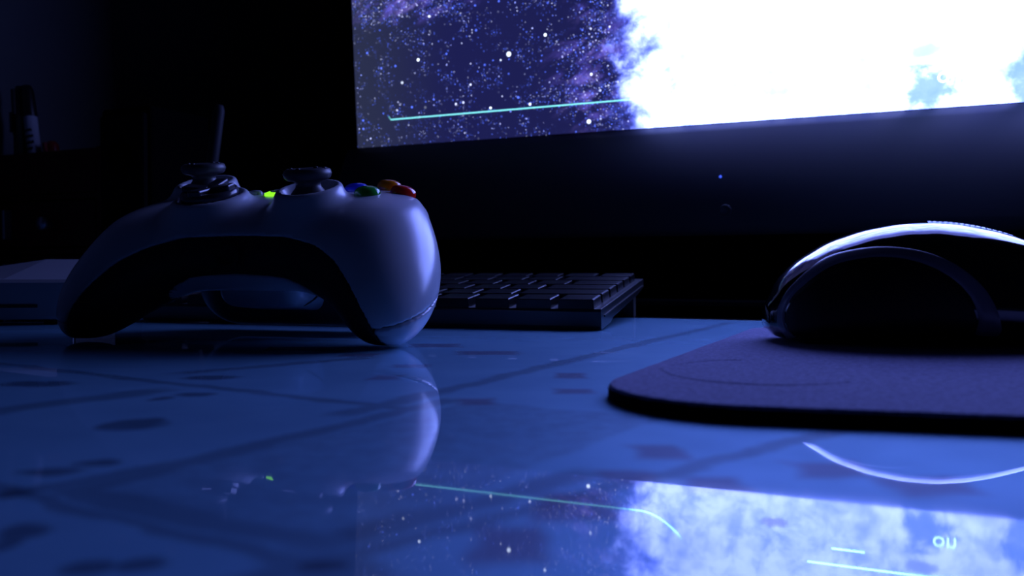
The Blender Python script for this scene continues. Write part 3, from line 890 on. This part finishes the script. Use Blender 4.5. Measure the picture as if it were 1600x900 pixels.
# ------------------------------------------------------------------ mouse
def build_mouse():
    yaw = R(-4)
    rt = empty('computer_mouse', (0.0800, 0.272, 0.0031), (0, 0, yaw))
    tag(rt, 'glossy black computer mouse with arched side trim on the mouse pad', 'mouse')
    Ls = 0.103
    px_ = np.array([0, 1.2, 3.5, 9.7, 19.4, 29, 38, 46.6, 55, 62, 70, 77.7, 86, 93, 98, 101.5, 103]) / 1000
    tz_ = np.array([9, 14, 18.6, 25.0, 31.0, 34.4, 36.2, 36.9, 36.4, 35.3, 33.2, 30.2, 25.6, 20.3, 15, 10, 7]) / 1000
    bz_ = np.array([5, 2.2, 0.9, 0.5, 0.4, 0.4, 0.4, 0.4, 0.4, 0.4, 0.4, 0.4, 0.4, 0.5, 0.9, 2.5, 5]) / 1000
    wd_ = np.array([3, 9, 14, 21, 26.5, 29, 30, 30.2, 30, 29.5, 28.8, 28, 26.5, 24, 20, 12, 4]) / 1000
    def sm(a, x):
        # smooth the table with a small monotone average
        return np.mean([np.interp(np.clip(x + d, 0, Ls), px_, a) for d in np.linspace(-0.002, 0.002, 5)], axis=0)
    NU, NV = 90, 64
    # denser stations towards both ends
    th = np.linspace(0, math.pi, NU)
    us = Ls * (0.5 - 0.5 * np.cos(th))
    top, bot, wid = sm(tz_, us), sm(bz_, us), sm(wd_, us)
    def section(i, v):
        # v: angle; upper part dome, lower part tucks in
        t_, b_, w_ = top[i], bot[i], wid[i]
        zc = b_ + (t_ - b_) * 0.30
        c, s = math.cos(v), math.sin(v)
        e = 2 / 2.35
        yy = w_ * math.copysign(abs(c) ** e, c)
        if s >= 0: zz = zc + (t_ - zc) * abs(s) ** e
        else: zz = zc - (zc - b_) * abs(s) ** (2 / 3.2)
        return yy, zz
    vs_, fs_ = [], []
    for i in range(NU):
        for k in range(NV):
            yy, zz = section(i, 2 * math.pi * k / NV)
            vs_.append((us[i], yy, zz))
    for i in range(NU - 1):
        for k in range(NV):
            j = (k + 1) % NV
            fs_.append((i * NV + k, i * NV + j, (i + 1) * NV + j, (i + 1) * NV + k))
    fs_.append(tuple(range(NV))); fs_.append(tuple(reversed(range((NU - 1) * NV, NU * NV))))
    body = mesh_obj('body', vs_, fs_, M['mouse'], rt, True)
    bm = bmesh.new(); bm.from_mesh(body.data); bmesh.ops.recalc_face_normals(bm, faces=bm.faces); bm.to_mesh(body.data); bm.free()
    # near-side surface: y for a given (x, z)
    def side_y(x, z):
        t_, b_, w_ = float(sm(tz_, np.array([x]))[0]), float(sm(bz_, np.array([x]))[0]), float(sm(wd_, np.array([x]))[0])
        zc = b_ + (t_ - b_) * 0.30
        if z >= zc:
            q = min(0.9999, (z - zc) / max(t_ - zc, 1e-6)); return -w_ * (1 - q ** 2.35) ** (1 / 2.35)
        q = min(0.9999, (zc - z) / max(zc - b_, 1e-6)); return -w_ * (1 - q ** 3.2) ** (1 / 3.2)
    def normal(x, z):
        e = 0.0004
        dx = (side_y(min(x + e, Ls), z) - side_y(max(x - e, 0), z)) / (2 * e); dz = (side_y(x, z + e) - side_y(x, z - e)) / (2 * e)
        n = Vector((dx, -1, dz)); return n.normalized()
    outer = [(3.6, 1.6), (1.7, 4.5), (1.3, 8), (1.9, 11.5), (4.2, 16.5), (9.0, 22.0), (14.5, 26.2), (20, 28.2), (27, 29.2), (34, 28.8), (41, 26.8), (47.5, 23.0), (53, 17.5), (56.5, 11.5), (58.2, 6.0), (58.6, 3.6)]
    inner = [(6.0, 2.2), (3.6, 4.6), (3.0, 7.8), (3.5, 11.0), (5.6, 15.0), (10.5, 20.0), (15.8, 23.4), (21, 25.0), (27, 25.6), (33, 24.9), (39, 22.8), (44.4, 19.2), (48.4, 14.6), (50.4, 9.8), (51.0, 6.0), (51.1, 4.2)]
    def spline(pts, n=8):
        P = [Vector(p) for p in pts]; o = []
        for i in range(len(P) - 1):
            p0 = P[max(i - 1, 0)]; p1 = P[i]; p2 = P[i + 1]; p3 = P[min(i + 2, len(P) - 1)]
            for k in range(n):
                t = k / n
                o.append(0.5 * ((2 * p1) + (p2 - p0) * t + (2 * p0 - 5 * p1 + 4 * p2 - p3) * t * t + (3 * p1 - p0 - 3 * p2 + p3) * t ** 3))
        o.append(P[-1]); return o
    so, si = spline(outer), spline(inner)
    def strip(name, A, B, off, mt, nn=7, smooth=True):
        vs_, fs_ = [], []
        for a, b in zip(A, B):
            for k in range(nn):
                t = k / (nn - 1); p = a.lerp(b, t) / 1000
                h = off * (1 if 0 < k < nn - 1 else -1.2)
                n = normal(p.x, p.y)
                vs_.append(Vector((p.x, side_y(p.x, p.y), p.y)) + n * h)
        for i in range(len(A) - 1):
            for k in range(nn - 1):
                fs_.append((i * nn + k, i * nn + k + 1, (i + 1) * nn + k + 1, (i + 1) * nn + k))
        o = mesh_obj(name, vs_, fs_, mt, rt, smooth)
        bm = bmesh.new(); bm.from_mesh(o.data); bmesh.ops.recalc_face_normals(bm, faces=bm.faces)
        if sum(f.normal.y for f in bm.faces) > 0: bmesh.ops.reverse_faces(bm, faces=bm.faces[:])
        bm.to_mesh(o.data); bm.free()
        return o
    strip('side_trim', so, si, 0.00035, M['mouse_band'])
    base = [Vector((p.x, min(p.y, 3.4) if i > len(si) * 0.5 else max(2.2, min(p.y, 6.0)))) for i, p in enumerate(si)]
    base = [Vector((4.0 + max(p.x - 2.6, 0) * (47.0 / 48.5), 2.4)) for p in si]
    strip('side_grip', si, base, 0.00012, M['mouse_side'], 12)
    # touch strip along the crown
    vs_, fs_ = [], []
    xs = np.linspace(0.0470, 0.090, 50)
    for x in xs:
        t_ = float(sm(tz_, np.array([x]))[0]); w_ = float(sm(wd_, np.array([x]))[0]); b_ = float(sm(bz_, np.array([x]))[0]); zc = b_ + (t_ - b_) * .3
        for k in range(9):
            yy = -0.007 + 0.014 * k / 8
            zz = zc + (t_ - zc) * (1 - (abs(yy) / w_) ** 2.35) ** (1 / 2.35) + (0.0004 if 0 < k < 8 else -0.0005)
            vs_.append((x, yy, zz))
    for i in range(len(xs) - 1):
        for k in range(8): fs_.append((i * 9 + k, (i + 1) * 9 + k, (i + 1) * 9 + k + 1, i * 9 + k + 1))
    st = mesh_obj('scroll_strip', vs_, fs_, M['strip'], rt, True)
    for x in np.arange(0.0485, 0.089, 0.0016):
        t_ = float(sm(tz_, np.array([x]))[0])
        box('strip_rib', x - 0.00035, x + 0.00035, -0.0050, 0.0050, t_ + 0.0001, t_ + 0.00048, M['strip'], st)
    # glide feet
    for x in (0.015, 0.085):
        box('glide_foot', x - 0.006, x + 0.006, -0.012, 0.012, -0.0001, 0.0009, M['rubber'], rt, 0.0003)
build_mouse()

# ------------------------------------------------------------------ router with antenna
def build_router():
    rt = empty('router', (-0.2035, 0.400, 0.0), (0, 0, R(11)))
    tag(rt, 'low white router with sloping top beside the left controller grip', 'router')
    st = [(0.0, 0.031, 0.0210), (-0.030, 0.031, 0.0210), (-0.058, 0.0265, 0.0205), (-0.085, 0.0225, 0.0200), (-0.120, 0.0215, 0.0195)]
    D = 0.072
    bm = bmesh.new(); rings = []
    for x, zb, zf in st:
        rings.append([bm.verts.new((x, y, z)) for y, z in ((0.001, 0.0025), (0, 0.004), (0, zf - 0.0015), (0.0015, zf), (D * 0.85, zb), (D * 0.97, zb), (D, zb - 0.002), (D, 0.0025))])
    for A, B in zip(rings, rings[1:]):
        for i in range(8): bm.faces.new((A[i], A[(i + 1) % 8], B[(i + 1) % 8], B[i]))
    bm.faces.new(rings[0]); bm.faces.new(list(reversed(rings[-1])))
    bm_obj('body', bm, M['router'], rt)
    box('added_side_cover', -0.0002, 0.0008, 0.001, D - 0.0005, 0.0032, 0.0195, M['rubber'], rt)  # added black cover, keeps the lit side from reflecting in the table
    box('front_vent', -0.105, -0.015, -0.0004, 0.0008, 0.008, 0.0095, M['rubber'], rt)
    for fx in (-0.108, -0.012):
        for fy in (0.012, 0.060):
            lathe('foot', [(0.004, 0.0), (0.004, 0.003)], M['rubber'], rt, 16, loc=(fx, fy, 0))
build_router()

def build_antenna():
    rt = empty('aerial', (-0.1845, 0.5000, 0.0))
    tag(rt, 'slim dark upright aerial behind the left thumbstick', 'aerial')
    lathe('base', [(0.011, 0), (0.011, 0.003), (0.008, 0.006), (0.0045, 0.009), (0, 0.0095)], M['antenna'], rt, 28)
    lathe('rod', [(0.0026, 0.0), (0.0026, 0.02), (0.0030, 0.05), (0.0034, 0.085), (0.0032, 0.112), (0.002, 0.1155), (0, 0.116)], M['antenna'], rt, 20, loc=(0, 0, 0.006), rot=(0, R(8), 0))
build_antenna()

# ------------------------------------------------------------------ speaker, drawer chest, pens
def build_speaker():
    rt = empty('speaker', uv(-0.539, 0.455, DESK_Z), (0, 0, -YAW))
    tag(rt, 'black box speaker behind the controller, left of the monitor', 'speaker')
    box('cabinet', 0, 0.050, 0.004, 0.062, 0, 0.150, M['speaker'], rt, 0.003)
    box('grille', 0.003, 0.047, 0, 0.005, 0.006, 0.144, M['speaker_cloth'], rt, 0.002)
    lathe('driver_ring', [(0.020, 0), (0.020, 0.002), (0.018, 0.002), (0.016, 0.0005), (0, 0.0005)], M['speaker'], rt, 40, loc=(0.025, 0.0, 0.055), rot=(R(90), 0, 0))
    lathe('tweeter_ring', [(0.011, 0), (0.011, 0.002), (0.009, 0.002), (0, 0.003)], M['speaker'], rt, 32, loc=(0.025, 0.0, 0.112), rot=(R(90), 0, 0))
build_speaker()

CH_U, CH_V = -0.664, 0.462
def build_chest():
    rt = empty('drawer_box', uv(CH_U, CH_V, DESK_Z), (0, 0, -YAW))
    tag(rt, 'dark red wooden drawer box holding the pens, by the left wall', 'drawer box')
    Wd, Dp, Hh = 0.122, 0.10, 0.124
    t = 0.006
    box('side_panel', 0, t, 0, Dp, 0, Hh, M['chest'], rt, 0.0008)
    box('side_panel', Wd - t, Wd, 0, Dp, 0, Hh, M['chest'], rt, 0.0008)
    box('back_panel', t, Wd - t, Dp - t, Dp, 0, Hh, M['chest'], rt)
    box('bottom_panel', t, Wd - t, 0.002, Dp - t, 0, t, M['chest'], rt)
    box('shelf', t, Wd - t, 0.002, Dp - t, 0.044, 0.048, M['chest'], rt)
    box('pen_tray_floor', t, Wd - t, 0.002, Dp - t, 0.086, 0.090, M['chest'], rt)
    box('front_board', t, Wd - t, 0.0, t, 0.0905, Hh - 0.001, M['chest'], rt, 0.0008)
    for z0 in (0.0075, 0.0495):
        d = box('drawer', t + 0.001, Wd - t - 0.001, 0.0, Dp - 0.012, z0, z0 + 0.035, M['chest'], rt, 0.001)
        h = box('handle', 0.0200, 0.0228, -0.007, 0.0, z0 + 0.006, z0 + 0.029, M['knob'], d, 0.0008)
        lathe('knob', [(0.003, 0), (0.003, 0.004), (0.005, 0.006), (0.005, 0.009), (0, 0.010)], M['knob'], d, 20, loc=(Wd * 0.55, 0, z0 + 0.0175), rot=(R(90), 0, 0))
build_chest()

def pen(name, label, base_uvz, tiltx, tilty, length, r, barrel, cap, kind):
    u_, v_, z_ = base_uvz
    rt = empty(name, uv(u_, v_, z_), (tiltx, tilty, -YAW))
    tag(rt, label, 'pen')
    lathe('barrel', [(0, 0), (r * 0.9, 0.0005), (r, 0.002), (r, length * 0.70), (r * 0.95, length * 0.705)], barrel, rt, 24)
    cp = lathe('cap', [(r * 1.02, length * 0.70), (r * 1.06, length * 0.71), (r * 1.0, length * 0.93), (r * 0.7, length * 0.985), (0, length)], cap, rt, 24)
    if kind == 'clip':
        box('clip', -r * 0.3, r * 0.3, -r * 1.6, -r * 1.05, length * 0.72, length * 0.95, cap, cp, 0.0003)
    if kind == 'print':
        rnd = random.Random(8)
        for k in range(5):
            z0 = length * (0.34 + 0.055 * k)
            vs_, fs_ = [], []
            n = 14
            a0, a1 = R(-150 + rnd.uniform(0, 25)), R(-25 - rnd.uniform(0, 30))
            for i in range(n + 1):
                a = a0 + (a1 - a0) * i / n
                for z in (z0, z0 + 0.0022): vs_.append((r * 1.015 * math.cos(a), r * 1.015 * math.sin(a), z + 0.0006 * math.sin(i * 1.9 + k)))
            for i in range(n): fs_.append((2 * i, 2 * i + 2, 2 * i + 3, 2 * i + 1))
            mesh_obj('print_band', vs_, fs_, M['pen_black'], rt, True)
    return rt
TRAY = DESK_Z + 0.0901
pen('marker_pen', 'white marker pen with black cap and dark print, leaning in the drawer box', (-0.630, 0.478, TRAY + 0.001), R(-3), R(-13), 0.094, 0.0052, M['pen_white'], M['pen_black'], 'print')
pen('ballpoint_pen', 'dark pen standing just left of the white marker pen', (-0.6415, 0.474, TRAY + 0.001), R(-4), R(-9), 0.092, 0.0045, M['pen_green'], M['pen_black'], 'clip')
pen('ballpoint_pen', 'short black pen nearest the left edge of the photo', (-0.653, 0.480, TRAY + 0.001), R(-2), R(-4), 0.072, 0.0055, M['pen_black'], M['pen_black'], 'clip')
pen('ballpoint_pen', 'short red pen leaning right of the white marker pen', (-0.617, 0.485, TRAY + 0.001), R(-3), R(-14), 0.046, 0.0050, M['pen_red'], M['pen_red'], 'clip')
